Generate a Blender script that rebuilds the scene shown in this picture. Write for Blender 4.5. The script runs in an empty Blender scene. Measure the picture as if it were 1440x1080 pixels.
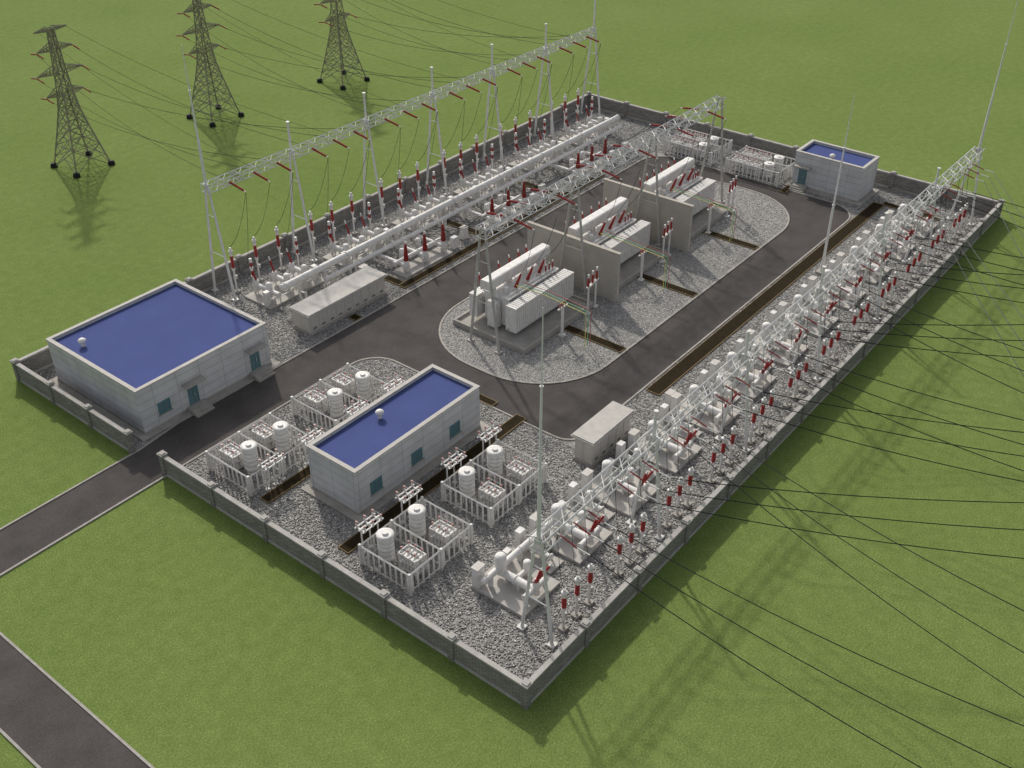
import bpy, math, random
import numpy as np
from mathutils import Vector, Matrix
random.seed(7); np.random.seed(7)
sc=bpy.context.scene
COL=bpy.context.collection

# ------------------------------------------------------------------ materials
def newmat(name):
    m=bpy.data.materials.new(name); m.use_nodes=True
    nt=m.node_tree; b=nt.nodes['Principled BSDF']
    return m,nt,b
def N(nt,t,**k):
    n=nt.nodes.new(t)
    for a,v in k.items(): setattr(n,a,v)
    return n
def ramp(nt,stops):
    r=nt.nodes.new('ShaderNodeValToRGB')
    e=r.color_ramp.elements
    while len(e)<len(stops): e.new(0.5)
    for i,(p,c) in enumerate(stops):
        e[i].position=p; e[i].color=(c[0],c[1],c[2],1)
    return r
def simple(name,col,rough=.5,metal=0,var=.12,scale=1.5,detail=5,bump=0,spec=.3):
    m,nt,b=newmat(name)
    tc=N(nt,'ShaderNodeTexCoord'); no=N(nt,'ShaderNodeTexNoise')
    no.inputs['Scale'].default_value=scale; no.inputs['Detail'].default_value=detail
    no.inputs['Roughness'].default_value=.65
    nt.links.new(tc.outputs['Object'],no.inputs['Vector'])
    a=[c*(1-var) for c in col]; z=[min(1,c*(1+var*.7)) for c in col]
    r=ramp(nt,[(.3,a),(.7,z)])
    nt.links.new(no.outputs['Fac'],r.inputs['Fac']); nt.links.new(r.outputs[0],b.inputs['Base Color'])
    b.inputs['Roughness'].default_value=rough; b.inputs['Metallic'].default_value=metal
    b.inputs['Specular IOR Level'].default_value=spec
    if bump:
        bp=N(nt,'ShaderNodeBump'); bp.inputs['Strength'].default_value=bump; bp.inputs['Distance'].default_value=.02
        nt.links.new(no.outputs['Fac'],bp.inputs['Height']); nt.links.new(bp.outputs[0],b.inputs['Normal'])
    return m
WHITE=simple('white_paint',(.65,.635,.61),.55,var=.14)
OFFW=simple('offwhite_enclosure',(.48,.455,.42),.6,var=.1)
ROOFK=simple('kiosk_roof',(.44,.42,.39),.8,var=.12)
STEEL=simple('painted_steel',(.62,.62,.60),.5,var=.12)
GREYP=simple('grey_pole',(.40,.39,.36),.8,var=.2)
RED=simple('red_porcelain',(.29,.032,.028),.5,var=.3,scale=4,spec=.2)
CONC=simple('concrete',(.35,.33,.30),.9,var=.18,scale=.9,bump=.3,spec=.1)
PAD=simple('pad_concrete',(.44,.42,.39),.9,var=.15,scale=.8,bump=.3,spec=.1)
FIREW=simple('firewall_concrete',(.42,.39,.345),.9,var=.12,scale=.5,bump=.2,spec=.1)
WIRE=simple('wire',(.012,.012,.012),.6,var=.1)
TOWERM=simple('weathered_steel',(.26,.25,.17),.6,var=.25,scale=3)
BLACK=simple('black_footing',(.012,.012,.012),.8)
BLUE=simple('blue_roof',(.070,.090,.225),.95,var=.09,scale=.3,detail=8,bump=.1,spec=.03)
TEAL=simple('teal_frame',(.08,.19,.21),.4,var=.1)
YEL=simple('yellow_pipe',(.62,.62,.20),.5)
GRN=simple('green_pipe',(.20,.48,.26),.5)
KERB=simple('kerb_stone',(.35,.33,.30),.9,var=.2,scale=2,bump=.3,spec=.1)
LOUV=simple('louvre_dark',(.10,.10,.10),.6)
PINK=simple('porcelain_pink',(.42,.16,.14),.4)
COPE=simple('coping_concrete',(.38,.365,.34),.9,var=.2,scale=1.2,bump=.3,spec=.1)

def glassmat():
    m,nt,b=newmat('window_glass'); b.inputs['Base Color'].default_value=(.11,.19,.215,1)
    b.inputs['Roughness'].default_value=.12; b.inputs['Specular IOR Level'].default_value=.8
    return m
GLASS=glassmat()

def grassmat():
    m,nt,b=newmat('grass'); tc=N(nt,'ShaderNodeTexCoord')
    def noise(s,d,r=.6):
        n=N(nt,'ShaderNodeTexNoise'); n.inputs['Scale'].default_value=s; n.inputs['Detail'].default_value=d
        n.inputs['Roughness'].default_value=r; nt.links.new(tc.outputs['Object'],n.inputs['Vector']); return n
    n1=noise(7,6,.82); n2=noise(.9,6,.75); n3=noise(.05,3)
    r1=ramp(nt,[(.28,(.070,.107,.024)),(.5,(.146,.204,.057)),(.72,(.265,.32,.125))])
    r2=ramp(nt,[(.3,(.82,.84,.80)),(.7,(1.13,1.10,1.11))])
    r3=ramp(nt,[(.3,(.92,.95,.89)),(.7,(1.06,1.03,1.04))])
    nt.links.new(n1.outputs['Fac'],r1.inputs[0]); nt.links.new(n2.outputs['Fac'],r2.inputs[0]); nt.links.new(n3.outputs['Fac'],r3.inputs[0])
    def mul(a,bb):
        x=N(nt,'ShaderNodeMix',data_type='RGBA',blend_type='MULTIPLY'); x.inputs[0].default_value=1
        nt.links.new(a,x.inputs[6]); nt.links.new(bb,x.inputs[7]); return x.outputs[2]
    nt.links.new(mul(mul(r1.outputs[0],r2.outputs[0]),r3.outputs[0]),b.inputs['Base Color'])
    b.inputs['Roughness'].default_value=1; b.inputs['Specular IOR Level'].default_value=.03
    bp=N(nt,'ShaderNodeBump'); bp.inputs['Strength'].default_value=.6; bp.inputs['Distance'].default_value=.08
    nt.links.new(n1.outputs['Fac'],bp.inputs['Height']); nt.links.new(bp.outputs[0],b.inputs['Normal'])
    return m
GRASS=grassmat()
def gravelmat():
    m,nt,b=newmat('gravel_bed'); tc=N(nt,'ShaderNodeTexCoord')
    n=N(nt,'ShaderNodeTexNoise'); n.inputs['Scale'].default_value=4; n.inputs['Detail'].default_value=3
    nt.links.new(tc.outputs['Object'],n.inputs['Vector'])
    ad=N(nt,'ShaderNodeMix',data_type='RGBA',blend_type='LINEAR_LIGHT'); ad.inputs[0].default_value=.06
    nt.links.new(tc.outputs['Object'],ad.inputs[6]); nt.links.new(n.outputs['Color'],ad.inputs[7])
    v=N(nt,'ShaderNodeTexVoronoi'); v.inputs['Scale'].default_value=8
    ve=N(nt,'ShaderNodeTexVoronoi',feature='DISTANCE_TO_EDGE'); ve.inputs['Scale'].default_value=8
    nt.links.new(ad.outputs[2],v.inputs['Vector']); nt.links.new(ad.outputs[2],ve.inputs['Vector'])
    sp=N(nt,'ShaderNodeSeparateColor'); nt.links.new(v.outputs['Color'],sp.inputs[0])
    r=ramp(nt,[(0,(.19,.185,.175)),(.5,(.28,.273,.262)),(1,(.40,.39,.375))]); nt.links.new(sp.outputs[0],r.inputs[0])
    re=ramp(nt,[(0,(.55,.55,.55)),(.1,(1,1,1))]); nt.links.new(ve.outputs['Distance'],re.inputs[0])
    x=N(nt,'ShaderNodeMix',data_type='RGBA',blend_type='MULTIPLY'); x.inputs[0].default_value=1
    nt.links.new(r.outputs[0],x.inputs[6]); nt.links.new(re.outputs[0],x.inputs[7]); nt.links.new(x.outputs[2],b.inputs['Base Color'])
    b.inputs['Roughness'].default_value=.95; b.inputs['Specular IOR Level'].default_value=.1
    bp=N(nt,'ShaderNodeBump'); bp.inputs['Strength'].default_value=.6; bp.inputs['Distance'].default_value=.05
    nt.links.new(ve.outputs['Distance'],bp.inputs['Height']); nt.links.new(bp.outputs[0],b.inputs['Normal'])
    return m
GRAVEL=gravelmat()
def stonemat():
    m,nt,b=newmat('gravel_stone'); g=N(nt,'ShaderNodeNewGeometry')
    r=ramp(nt,[(0,(.15,.147,.142)),(.4,(.275,.267,.255)),(.8,(.41,.40,.385)),(1,(.60,.59,.565))])
    nt.links.new(g.outputs['Random Per Island'],r.inputs[0]); nt.links.new(r.outputs[0],b.inputs['Base Color'])
    b.inputs['Roughness'].default_value=.95; b.inputs['Specular IOR Level'].default_value=.1; return m
STONE=stonemat()
def asphaltmat():
    m,nt,b=newmat('asphalt'); tc=N(nt,'ShaderNodeTexCoord')
    n=N(nt,'ShaderNodeTexNoise'); n.inputs['Scale'].default_value=14; n.inputs['Detail'].default_value=4; n.inputs['Roughness'].default_value=.8
    n2=N(nt,'ShaderNodeTexNoise'); n2.inputs['Scale'].default_value=.35; n2.inputs['Detail'].default_value=5
    nt.links.new(tc.outputs['Object'],n.inputs['Vector']); nt.links.new(tc.outputs['Object'],n2.inputs['Vector'])
    r=ramp(nt,[(.3,(.048,.044,.042)),(.7,(.105,.096,.092))]); r2=ramp(nt,[(.3,(.82,.82,.82)),(.7,(1.14,1.13,1.12))])
    nt.links.new(n.outputs['Fac'],r.inputs[0]); nt.links.new(n2.outputs['Fac'],r2.inputs[0])
    x=N(nt,'ShaderNodeMix',data_type='RGBA',blend_type='MULTIPLY'); x.inputs[0].default_value=1
    nt.links.new(r.outputs[0],x.inputs[6]); nt.links.new(r2.outputs[0],x.inputs[7]); nt.links.new(x.outputs[2],b.inputs['Base Color'])
    b.inputs['Roughness'].default_value=.95; b.inputs['Specular IOR Level'].default_value=.08
    bp=N(nt,'ShaderNodeBump'); bp.inputs['Strength'].default_value=.4; bp.inputs['Distance'].default_value=.02
    nt.links.new(n.outputs['Fac'],bp.inputs['Height']); nt.links.new(bp.outputs[0],b.inputs['Normal'])
    return m
ASPH=asphaltmat()
def tilemat(name,c1,c2,mort,w,h,ms,offset=.5,rough=.85,bump=.5):
    m,nt,b=newmat(name); tc=N(nt,'ShaderNodeTexCoord'); s=N(nt,'ShaderNodeSeparateXYZ'); nt.links.new(tc.outputs['Object'],s.inputs[0])
    a=N(nt,'ShaderNodeMath',operation='ADD'); nt.links.new(s.outputs[0],a.inputs[0]); nt.links.new(s.outputs[1],a.inputs[1])
    cb=N(nt,'ShaderNodeCombineXYZ'); nt.links.new(a.outputs[0],cb.inputs[0]); nt.links.new(s.outputs[2],cb.inputs[1])
    br=N(nt,'ShaderNodeTexBrick'); br.offset=offset
    br.inputs['Color1'].default_value=(*c1,1); br.inputs['Color2'].default_value=(*c2,1); br.inputs['Mortar'].default_value=(*mort,1)
    br.inputs['Scale'].default_value=1; br.inputs['Brick Width'].default_value=w; br.inputs['Row Height'].default_value=h
    br.inputs['Mortar Size'].default_value=ms; br.inputs['Mortar Smooth'].default_value=.2; br.inputs['Bias'].default_value=0
    nt.links.new(cb.outputs[0],br.inputs['Vector'])
    n=N(nt,'ShaderNodeTexNoise'); n.inputs['Scale'].default_value=.7; n.inputs['Detail'].default_value=8; nt.links.new(tc.outputs['Object'],n.inputs['Vector'])
    r=ramp(nt,[(.3,(.88,.88,.87)),(.7,(1.06,1.06,1.06))]); nt.links.new(n.outputs['Fac'],r.inputs[0])
    x=N(nt,'ShaderNodeMix',data_type='RGBA',blend_type='MULTIPLY'); x.inputs[0].default_value=1
    nt.links.new(br.outputs['Color'],x.inputs[6]); nt.links.new(r.outputs[0],x.inputs[7]); nt.links.new(x.outputs[2],b.inputs['Base Color'])
    b.inputs['Roughness'].default_value=rough; b.inputs['Specular IOR Level'].default_value=.1
    bp=N(nt,'ShaderNodeBump'); bp.invert=True; bp.inputs['Strength'].default_value=bump; bp.inputs['Distance'].default_value=.03
    nt.links.new(br.outputs['Fac'],bp.inputs['Height']); nt.links.new(bp.outputs[0],b.inputs['Normal'])
    return m
BRICK=tilemat('grey_brick',(.22,.21,.195),(.31,.298,.278),(.12,.113,.104),.6,.2,.026)
PANEL=tilemat('wall_panel',(.49,.497,.505),(.52,.527,.535),(.32,.32,.325),2.6,.85,.03,0,.8,.3)
TRENCH=simple('trench_cover',(.026,.019,.010),.95,var=.3,scale=2,bump=.2,spec=.05)
TEDGE=simple('trench_edge',(.20,.145,.075),.9,var=.3,scale=3)

# ------------------------------------------------------------------ mesh builder
class M:
    def __init__(s): s.v=[];s.f=[];s.sm=[];s.pc=[]
    def mark(s): s.pc.append((len(s.v),len(s.f)))
    def add(s,vs,fs,sm=False):
        o=len(s.v); s.v+= [tuple(x) for x in vs]
        for f in fs: s.f.append([i+o for i in f]); s.sm.append(sm)
        return s
    def bx(s,x0,x1,y0,y1,z0,z1):
        s.mark()
        vs=[(x0,y0,z0),(x1,y0,z0),(x1,y1,z0),(x0,y1,z0),(x0,y0,z1),(x1,y0,z1),(x1,y1,z1),(x0,y1,z1)]
        return s.add(vs,[(3,2,1,0),(4,5,6,7),(0,1,5,4),(1,2,6,5),(2,3,7,6),(3,0,4,7)])
    def cb(s,cx,cy,z0,sx,sy,sz): return s.bx(cx-sx/2,cx+sx/2,cy-sy/2,cy+sy/2,z0,z0+sz)
    def lathe(s,p0,p1,prof,n=10):
        s.mark()
        p0=Vector(p0);p1=Vector(p1);d=p1-p0;L=d.length
        if L<1e-6: return s
        d/=L; a=Vector((0,0,1)) if abs(d.z)<.9 else Vector((1,0,0))
        e1=d.cross(a).normalized(); e2=d.cross(e1)
        cs=[(math.cos(2*math.pi*i/n),math.sin(2*math.pi*i/n)) for i in range(n)]
        vs=[];fs=[]
        for t,r in prof:
            q=p0+d*(t*L)
            for c,si in cs: vs.append(q+e1*(c*r)+e2*(si*r))
        for k in range(len(prof)-1):
            for i in range(n):
                j=(i+1)%n; fs.append((k*n+i,k*n+j,(k+1)*n+j,(k+1)*n+i))
        s.add(vs,fs,n>4)
        for k,rev in ((0,1),(len(prof)-1,0)):
            if prof[k][1]>1e-3:
                ring=[vs[k*n+i] for i in range(n)]
                s.add(ring,[tuple(range(n))[::-1] if rev else tuple(range(n))])
        return s
    def cyl(s,p0,p1,r0,r1=None,n=10):
        return s.lathe(p0,p1,[(0,r0),(1,r0 if r1 is None else r1)],n)
    def dome(s,p0,p1,r,n=14):
        L=(Vector(p1)-Vector(p0)).length; k=min(.5,r*.45/L)
        return s.lathe(p0,p1,[(0,r*.35),(k*.35,r*.8),(k,r),(1-k,r),(1-k*.35,r*.8),(1,r*.35)],n)
    def bar(s,p0,p1,w): return s.cyl(p0,p1,w*.7,None,4)
    def ins(s,p0,p1,r,k=7,n=10):
        pr=[(0,r*.6)]
        for i in range(k):
            a=i/k; pr+=[(a+.15/k,r*.55),(a+.45/k,r),(a+.60/k,r),(a+.95/k,r*.55)]
        return s.lathe(p0,p1,pr,n)
    def flangetube(s,p0,p1,r,step=2.5,n=16):
        s.cyl(p0,p1,r,None,n)
        p0=Vector(p0);p1=Vector(p1);L=(p1-p0).length;d=(p1-p0)/L;k=max(1,int(L/step))
        for i in range(k+1):
            q=p0+d*(L*i/k); s.cyl(q-d*.05,q+d*.05,r*1.2,None,n)
        return s
    def truss(s,p0,p1,w,h,n,rc,rd):
        p0=Vector(p0);p1=Vector(p1);d=(p1-p0).normalized();side=d.cross(Vector((0,0,1))).normalized();up=Vector((0,0,1))
        def P(t,a,b): return p0+(p1-p0)*t+side*(a*w/2)+up*(b*h/2)
        cor=[(-1,-1),(1,-1),(1,1),(-1,1)]
        for a,b in cor: s.bar(P(0,a,b),P(1,a,b),rc)
        for i in range(n):
            t0=i/n;t1=(i+1)/n
            for k in range(4):
                A=cor[k];B=cor[(k+1)%4]
                if i%2: A,B=B,A
                s.bar(P(t0,*A),P(t1,*B),rd)
                if i%2==0: s.bar(P(t0,*A),P(t0,*B),rd)
        return s
    def mesh(s,name,mat):
        me=bpy.data.meshes.new(name); me.from_pydata(s.v,[],s.f)
        me.polygons.foreach_set('use_smooth',s.sm); me.materials.append(mat); me.update(); return me
    def pieces(s):
        out=[]; pc=s.pc+[(len(s.v),len(s.f))]
        for i in range(len(pc)-1):
            (v0,f0),(v1,f1)=pc[i],pc[i+1]
            if f1>f0:
                m=M(); m.v=s.v[v0:v1]; m.f=[[j-v0 for j in f] for f in s.f[f0:f1]]; m.sm=s.sm[f0:f1]; out.append(m)
        return out
SPLIT={'bushing','bushing_cap','insulator','fence_post','control_cabinet','buttress','leg','post_insulator','capacitor_can','footing','cap','insulator_string','support','terminal','end_fitting','flange','door_step'}
def obj(name,m,mat,parent=None,loc=(0,0,0),**props):
    o=bpy.data.objects.new(name,m.mesh(name,mat) if isinstance(m,M) else m); COL.objects.link(o)
    o.location=loc
    if parent: o.parent=parent
    for k,v in props.items(): o[k]=v
    return o
def thing(name,label,cat,loc,parts,group=None,rot=0):
    e=bpy.data.objects.new(name,None); COL.objects.link(e); e.location=loc; e.rotation_euler=(0,0,rot); e.empty_display_size=.3
    e['label']=label; e['category']=cat
    if group: e['group']=group
    for p in parts:
        if p[0] in SPLIT:
            for q in p[1].pieces(): obj(p[0],q,p[2],e)
            continue
        o=obj(p[0],p[1],p[2],e)
        if len(p)>3:
            for q in p[3]: obj(q[0],q[1],q[2],o)
    return e
def dup(src,loc,rot=None,label=None,sc_=None):
    n=src.copy(); COL.objects.link(n); n.location=loc
    if rot is not None: n.rotation_euler=(0,0,rot)
    if label: n['label']=label
    if sc_: n.scale=sc_
    for c in src.children:
        k=c.copy(); COL.objects.link(k); k.parent=n
        for g in c.children:
            q=g.copy(); COL.objects.link(q); q.parent=k
    return n
def struct(name,m,mat): return obj(name,m,mat,kind='structure')

# ------------------------------------------------------------------ ground, roads
def fillet(pts,seg=9):
    out=[];n=len(pts)
    for i in range(n):
        x,y=pts[i][:2]; r=pts[i][2] if len(pts[i])>2 else 0
        if r<=0: out.append((x,y)); continue
        p=Vector((x,y)); a=Vector(pts[i-1][:2])-p; b=Vector(pts[(i+1)%n][:2])-p; a.normalize();b.normalize()
        ang=a.angle(b); t=r/math.tan(ang/2); A=p+a*t;B=p+b*t; c=p+(a+b).normalized()*(r/math.sin(ang/2))
        a0=math.atan2(A.y-c.y,A.x-c.x); a1=math.atan2(B.y-c.y,B.x-c.x); d=(a1-a0+math.pi)%(2*math.pi)-math.pi
        for k in range(seg+1):
            q=a0+d*k/seg; out.append((c.x+r*math.cos(q),c.y+r*math.sin(q)))
    return out
def sheet(pts,z): return M().add([(x,y,z) for x,y in pts],[tuple(range(len(pts)))])
def ribbon(m,pts,w,z0,z1,closed=True):
    n=len(pts);L=[];R=[]
    for i in range(n):
        p=Vector(pts[i]); a=Vector(pts[i-1]) if (closed or i>0) else None; b=Vector(pts[(i+1)%n]) if (closed or i<n-1) else None
        d=Vector((0,0))
        if a is not None: d+=(p-a).normalized()
        if b is not None: d+=(b-p).normalized()
        d.normalize(); nn=Vector((-d.y,d.x)); L.append(p+nn*w/2);R.append(p-nn*w/2)
    vs=[];fs=[]
    for i in range(n): vs+=[(L[i].x,L[i].y,z0),(L[i].x,L[i].y,z1),(R[i].x,R[i].y,z1),(R[i].x,R[i].y,z0)]
    for i in range(n if closed else n-1):
        j=(i+1)%n
        for k in range(3): fs.append((i*4+k,i*4+k+1,j*4+k+1,j*4+k))
    return m.add(vs,fs)
struct('ground',M().add([(-900,-900,0),(1500,-900,0),(1500,1500,0),(-900,1500,0)],[(0,1,2,3)]),GRASS)
struct('gravel_ground',sheet([(.1,.1),(97.3,.1),(97.3,63.4),(.1,63.4)],.02),GRAVEL)
road=fillet([(-19,39.8),(25.5,39.8,3.2),(25.5,14.4,2.2),(88.3,14.4,4),(88.3,45.3,4),(5,45.3),(.5,44.7),(-19,44.7)])
struct('asphalt_road',sheet(road,.04),ASPH)
struct('access_road',sheet([(-23.6,-300),(-19,-300),(-19,400),(-23.6,400)],.04),ASPH)
island=fillet([(29.7,19.5,8.6),(85,19.5,8.6),(85,39.2,8.6),(29.7,39.2,8.6)],14)
struct('island_gravel_ground',sheet(island,.06),GRAVEL)
k=M(); ribbon(k,island,.2,.0,.13); ribbon(k,road,.18,0,.12,False)
ribbon(k,[(-23.6,-300),(-23.6,400)],.18,0,.1,False); ribbon(k,[(-19.02,39.8),(-19.02,-300)],.18,0,.1,False); ribbon(k,[(-19.02,44.7),(-19.02,400)],.18,0,.1,False)
struct('kerb',k,KERB)

# cable trenches
def trench(x0,x1,y0,y1):
    cx,cy=(x0+x1)/2,(y0+y1)/2; a,b=(x1-x0)/2,(y1-y0)/2; w=.07
    c=M().bx(-a+w,a-w,-b+w,b-w,0,.115)
    e=M().bx(-a,a,-b,-b+w,0,.13).bx(-a,a,b-w,b,0,.13).bx(-a,-a+w,-b+w,b-w,0,.13).bx(a-w,a,-b+w,b-w,0,.13)
    thing('cable_trench','dark brown covered cable trench with tan edging in the gravel','cable trench',(cx,cy,.05),[('trench_cover',c,TRENCH),('trench_edge',e,TEDGE)],'covered cable trenches in the yard')
TR=[(37.0,77,46.2,47.2),(37.0,38.0,47.2,55.5),(52.2,53.2,47.2,54),(67.5,68.5,47.2,54),(37.0,91.6,12.5,14.05),(91.6,92.6,5.5,12.9),(2.8,26,20.2,21.4),(2.9,25,29.9,31.0),(28.5,29.5,45.4,46.6),
(41.0,42.1,19.7,27.0),(55.5,56.6,19.7,27.0),(70.0,71.1,19.7,27.0),(87,89.5,24.3,25.2),(25.5,26.4,24,27.8)]
for t in TR: trench(*t)

# gravel stones (one stuff mesh)
def stones():
    n=190000
    x=np.random.uniform(.3,97,n*2); y=np.random.uniform(.3,63.2,n*2)
    keep=np.ones(len(x),bool)
    def ex(x0,x1,y0,y1): return ~((x>x0)&(x<x1)&(y>y0)&(y<y1))
    keep&=ex(0,25.7,39.6,45.5); 
    inisl=(x>30.2)&(x<84.6)&(y>19.9)&(y<38.9)
    cx=np.clip(x,38.3,76.4); cy=np.clip(y,28.1,30.6); inisl&=np.hypot(x-cx,y-cy)<8.4
    ring=(x>25.3)&(x<88.5)&(y>14.2)&(y<45.5)
    keep&=(~ring)|inisl
    cor=(x>22.2)&(x<25.6)&(y>36.4)&(y<39.9)&(np.hypot(x-22.3,y-36.6)>3.1); keep&=~cor
    for b in [(2,17.6,45.6,60.5),(6.2,22.8,22.4,29),(89.7,95.2,15,25.4)]+[(a-.05,bb+.05,c-.05,d+.05) for a,bb,c,d in TR]: keep&=ex(*b)
    x=x[keep][:n];y=y[keep][:n];n=len(x)
    base=np.array([(-1,-1,-1),(1,-1,-1),(1,1,-1),(-1,1,-1),(-1,-1,1),(1,-1,1),(1,1,1),(-1,1,1)],float)
    v=base[None]*(1+np.random.uniform(-.45,.25,(n,8,3)))
    s=np.random.uniform(.03,.08,(n,1,1))*np.array([1,.85,.5]); v=v*s
    def rot(v,ax):
        a=np.random.uniform(0,6.28,n) if ax==2 else np.random.uniform(-.5,.5,n)
        c,sn=np.cos(a)[:,None],np.sin(a)[:,None]; i,j=[(1,2),(0,2),(0,1)][ax]
        p,q=v[...,i].copy(),v[...,j].copy(); v[...,i]=p*c-q*sn; v[...,j]=p*sn+q*c
    rot(v,0);rot(v,1);rot(v,2)
    v[...,0]+=x[:,None]; v[...,1]+=y[:,None]; v[...,2]+=.045
    f=np.array([(3,2,1,0),(4,5,6,7),(0,1,5,4),(1,2,6,5),(2,3,7,6),(3,0,4,7)])
    F=(f[None]+(np.arange(n)*8)[:,None,None]).reshape(-1)
    me=bpy.data.meshes.new('gravel_stones'); me.vertices.add(n*8); me.vertices.foreach_set('co',v.reshape(-1))
    me.loops.add(n*24); me.loops.foreach_set('vertex_index',F.astype(np.int32))
    me.polygons.add(n*6); me.polygons.foreach_set('loop_start',(np.arange(n*6)*4).astype(np.int32))
    me.update(calc_edges=True); me.materials.append(STONE)
    o=bpy.data.objects.new('gravel',me); COL.objects.link(o); o['kind']='stuff'; o['label']='loose grey crushed stone covering the yard'
stones()

# ------------------------------------------------------------------ perimeter wall
def wall(x0,y0,x1,y1,npost):
    d=Vector((x1-x0,y1-y0)); L=d.length; ang=math.atan2(d.y,d.x)
    p=M().bx(0,L,-.13,.13,0.30,1.98); c=M().bx(0,L,-.2,.2,1.98,2.14); b=M().bx(0,L,-.17,.17,0,.30)
    e=thing('perimeter_wall','grey brick perimeter wall with concrete coping and pillars','wall',(x0,y0,0),[('brick_panel',p,BRICK),('coping',c,COPE),('wall_base',b,COPE)],'walls enclosing the substation',ang)
    pm=M().bx(-.26,.26,-.26,.26,0,2.2).mesh('pillar',BRICK); cm=M().bx(-.34,.34,-.34,.34,2.2,2.34).bx(-.22,.22,-.22,.22,2.34,2.42).mesh('pillar_cap',COPE)
    for i in range(npost+1):
        if (x0,y0,i) in SKIP: continue
        o=obj('pillar',pm,None,e,(L*i/npost,0,0)); q=obj('pillar_cap',cm,None,o)
SKIP=set()
wall(0,0,0,40,6)
wall(0,45,0,63.5,3)
SKIP={(0,0,0)}
wall(0,0,97.4,0,14)
SKIP={(97.4,0,0)}
wall(97.4,0,97.4,63.5,9)
SKIP={(0,63.5,0),(0,63.5,14)}
wall(0,63.5,97.4,63.5,14)

# ------------------------------------------------------------------ buildings
def window(w=1.35,h=1.3):
    fr=M()
    t=.1
    fr.bx(-w/2,w/2,-.06,.02,0,t).bx(-w/2,w/2,-.06,.02,h-t,h).bx(-w/2,-w/2+t,-.06,.02,t,h-t).bx(w/2-t,w/2,-.06,.02,t,h-t).bx(-t/2,t/2,-.05,.02,t,h-t)
    gl=M().bx(-w/2+t,w/2-t,-.02,.01,t,h-t); si=M().bx(-w/2-.08,w/2+.08,-.16,.02,-.09,-.003)
    return fr,gl,si
def door(w=1.1,h=2.2):
    fr=M(); t=.1
    fr.bx(-w/2,-w/2+t,-.08,.02,0,h).bx(w/2-t,w/2,-.08,.02,0,h).bx(-w/2+t,w/2-t,-.08,.02,h-t,h).bx(-.03,.03,-.07,.02,.05,h-t).bx(-w/2+t,w/2-t,-.07,.02,1.0,1.06)
    lf=M().bx(-w/2+t,w/2-t,-.04,.01,.02,h-t); hd=M().bx(.08,.12,-.14,-.05,.9,1.2)
    return fr,lf,hd
def building(name,label,x0,x1,y0,y1,h,wins,doors,vent,group=None):
    cx,cy=(x0+x1)/2,(y0+y1)/2;a,b=(x1-x0)/2,(y1-y0)/2;t=.28
    w=M().bx(-a,a,-b,-b+t,.35,h).bx(-a,a,b-t,b,.35,h).bx(-a,-a+t,-b+t,b-t,.35,h).bx(a-t,a,-b+t,b-t,.35,h)
    pl=M().bx(-a-.04,a+.04,-b-.04,b+.04,0,.35); ap=M().bx(-a-.7,a+.7,-b-.7,b+.7,0,.14)
    cp=M(); q=.06
    cp.bx(-a-q,a+q,-b-q,-b+t+q,h,h+.1).bx(-a-q,a+q,b-t-q,b+q,h,h+.1).bx(-a-q,-a+t+q,-b+t+q,b-t-q,h,h+.1).bx(a-t-q,a+q,-b+t+q,b-t-q,h,h+.1)
    rf=M().bx(-a+t,a-t,-b+t,b-t,h-.5,h-.3)
    vx,vy=vent[0]-cx,vent[1]-cy; z=h-.3
    vn=M().cyl((vx,vy,z),(vx,vy,z+.45),.2,None,14).lathe((vx,vy,z+.4),(vx,vy,z+.85),[(0,.22),(.1,.36),(.6,.38),(.9,.25),(1,.05)],16)
    e=thing(name,label,'building',(cx,cy,.02),[('wall',w,PANEL),('plinth',pl,CONC),('apron',ap,CONC),('parapet',cp,ROOFK),('roof',rf,BLUE,[('chimney_vent',vn,WHITE)])],group)
    for wx,wz in wins:
        fr,gl,si=window()
        o=obj('window',gl,GLASS,e,(wx-cx,-b,wz)); obj('window_frame',fr,TEAL,o); obj('window_sill',si,CONC,o)
    for (dx,dy,side) in doors:
        fr,lf,hd=door()
        rot=0 if side=='y' else -math.pi/2
        loc=(dx-cx,-b,.55) if side=='y' else (-a,dy-cy,.55)
        o=obj('door',lf,GLASS,e,loc); o.rotation_euler=(0,0,rot); obj('door_frame',fr,TEAL,o); obj('door_handle',hd,STEEL,o)
        cn=M().bx(-1.1,1.1,-.95,0,0,.13); c=obj('door_canopy',cn,CONC,e,(loc[0],loc[1],3.05)); c.rotation_euler=(0,0,rot)
        st=M().bx(-1,1,-1.0,-.04,-.52,-.02).bx(-1,1,-1.3,-1.0,-.52,-.19).bx(-1,1,-1.6,-1.3,-.52,-.36)
        s=obj('steps',st,CONC,e,loc); s.rotation_euler=(0,0,rot)
building('switchgear_building','large pale grey building with blue flat roof, doors and window',2.2,17.3,46.1,60.3,4.85,[(4.7,1.3)],[(7.9,0,'y'),(15.4,0,'y')],(4.0,57.0))
building('control_building','long narrow pale building with blue flat roof and three windows',6.6,22.3,22.8,28.5,4.65,[(8.8,1.3),(13.8,1.3),(18.8,1.3)],[],(13.6,26.8))
building('pump_building','small pale grey building with blue roof by the far wall',90.1,95.0,15.6,25.0,4.8,[],[(0,23.6,'x')],(90.9,20.3))

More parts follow.
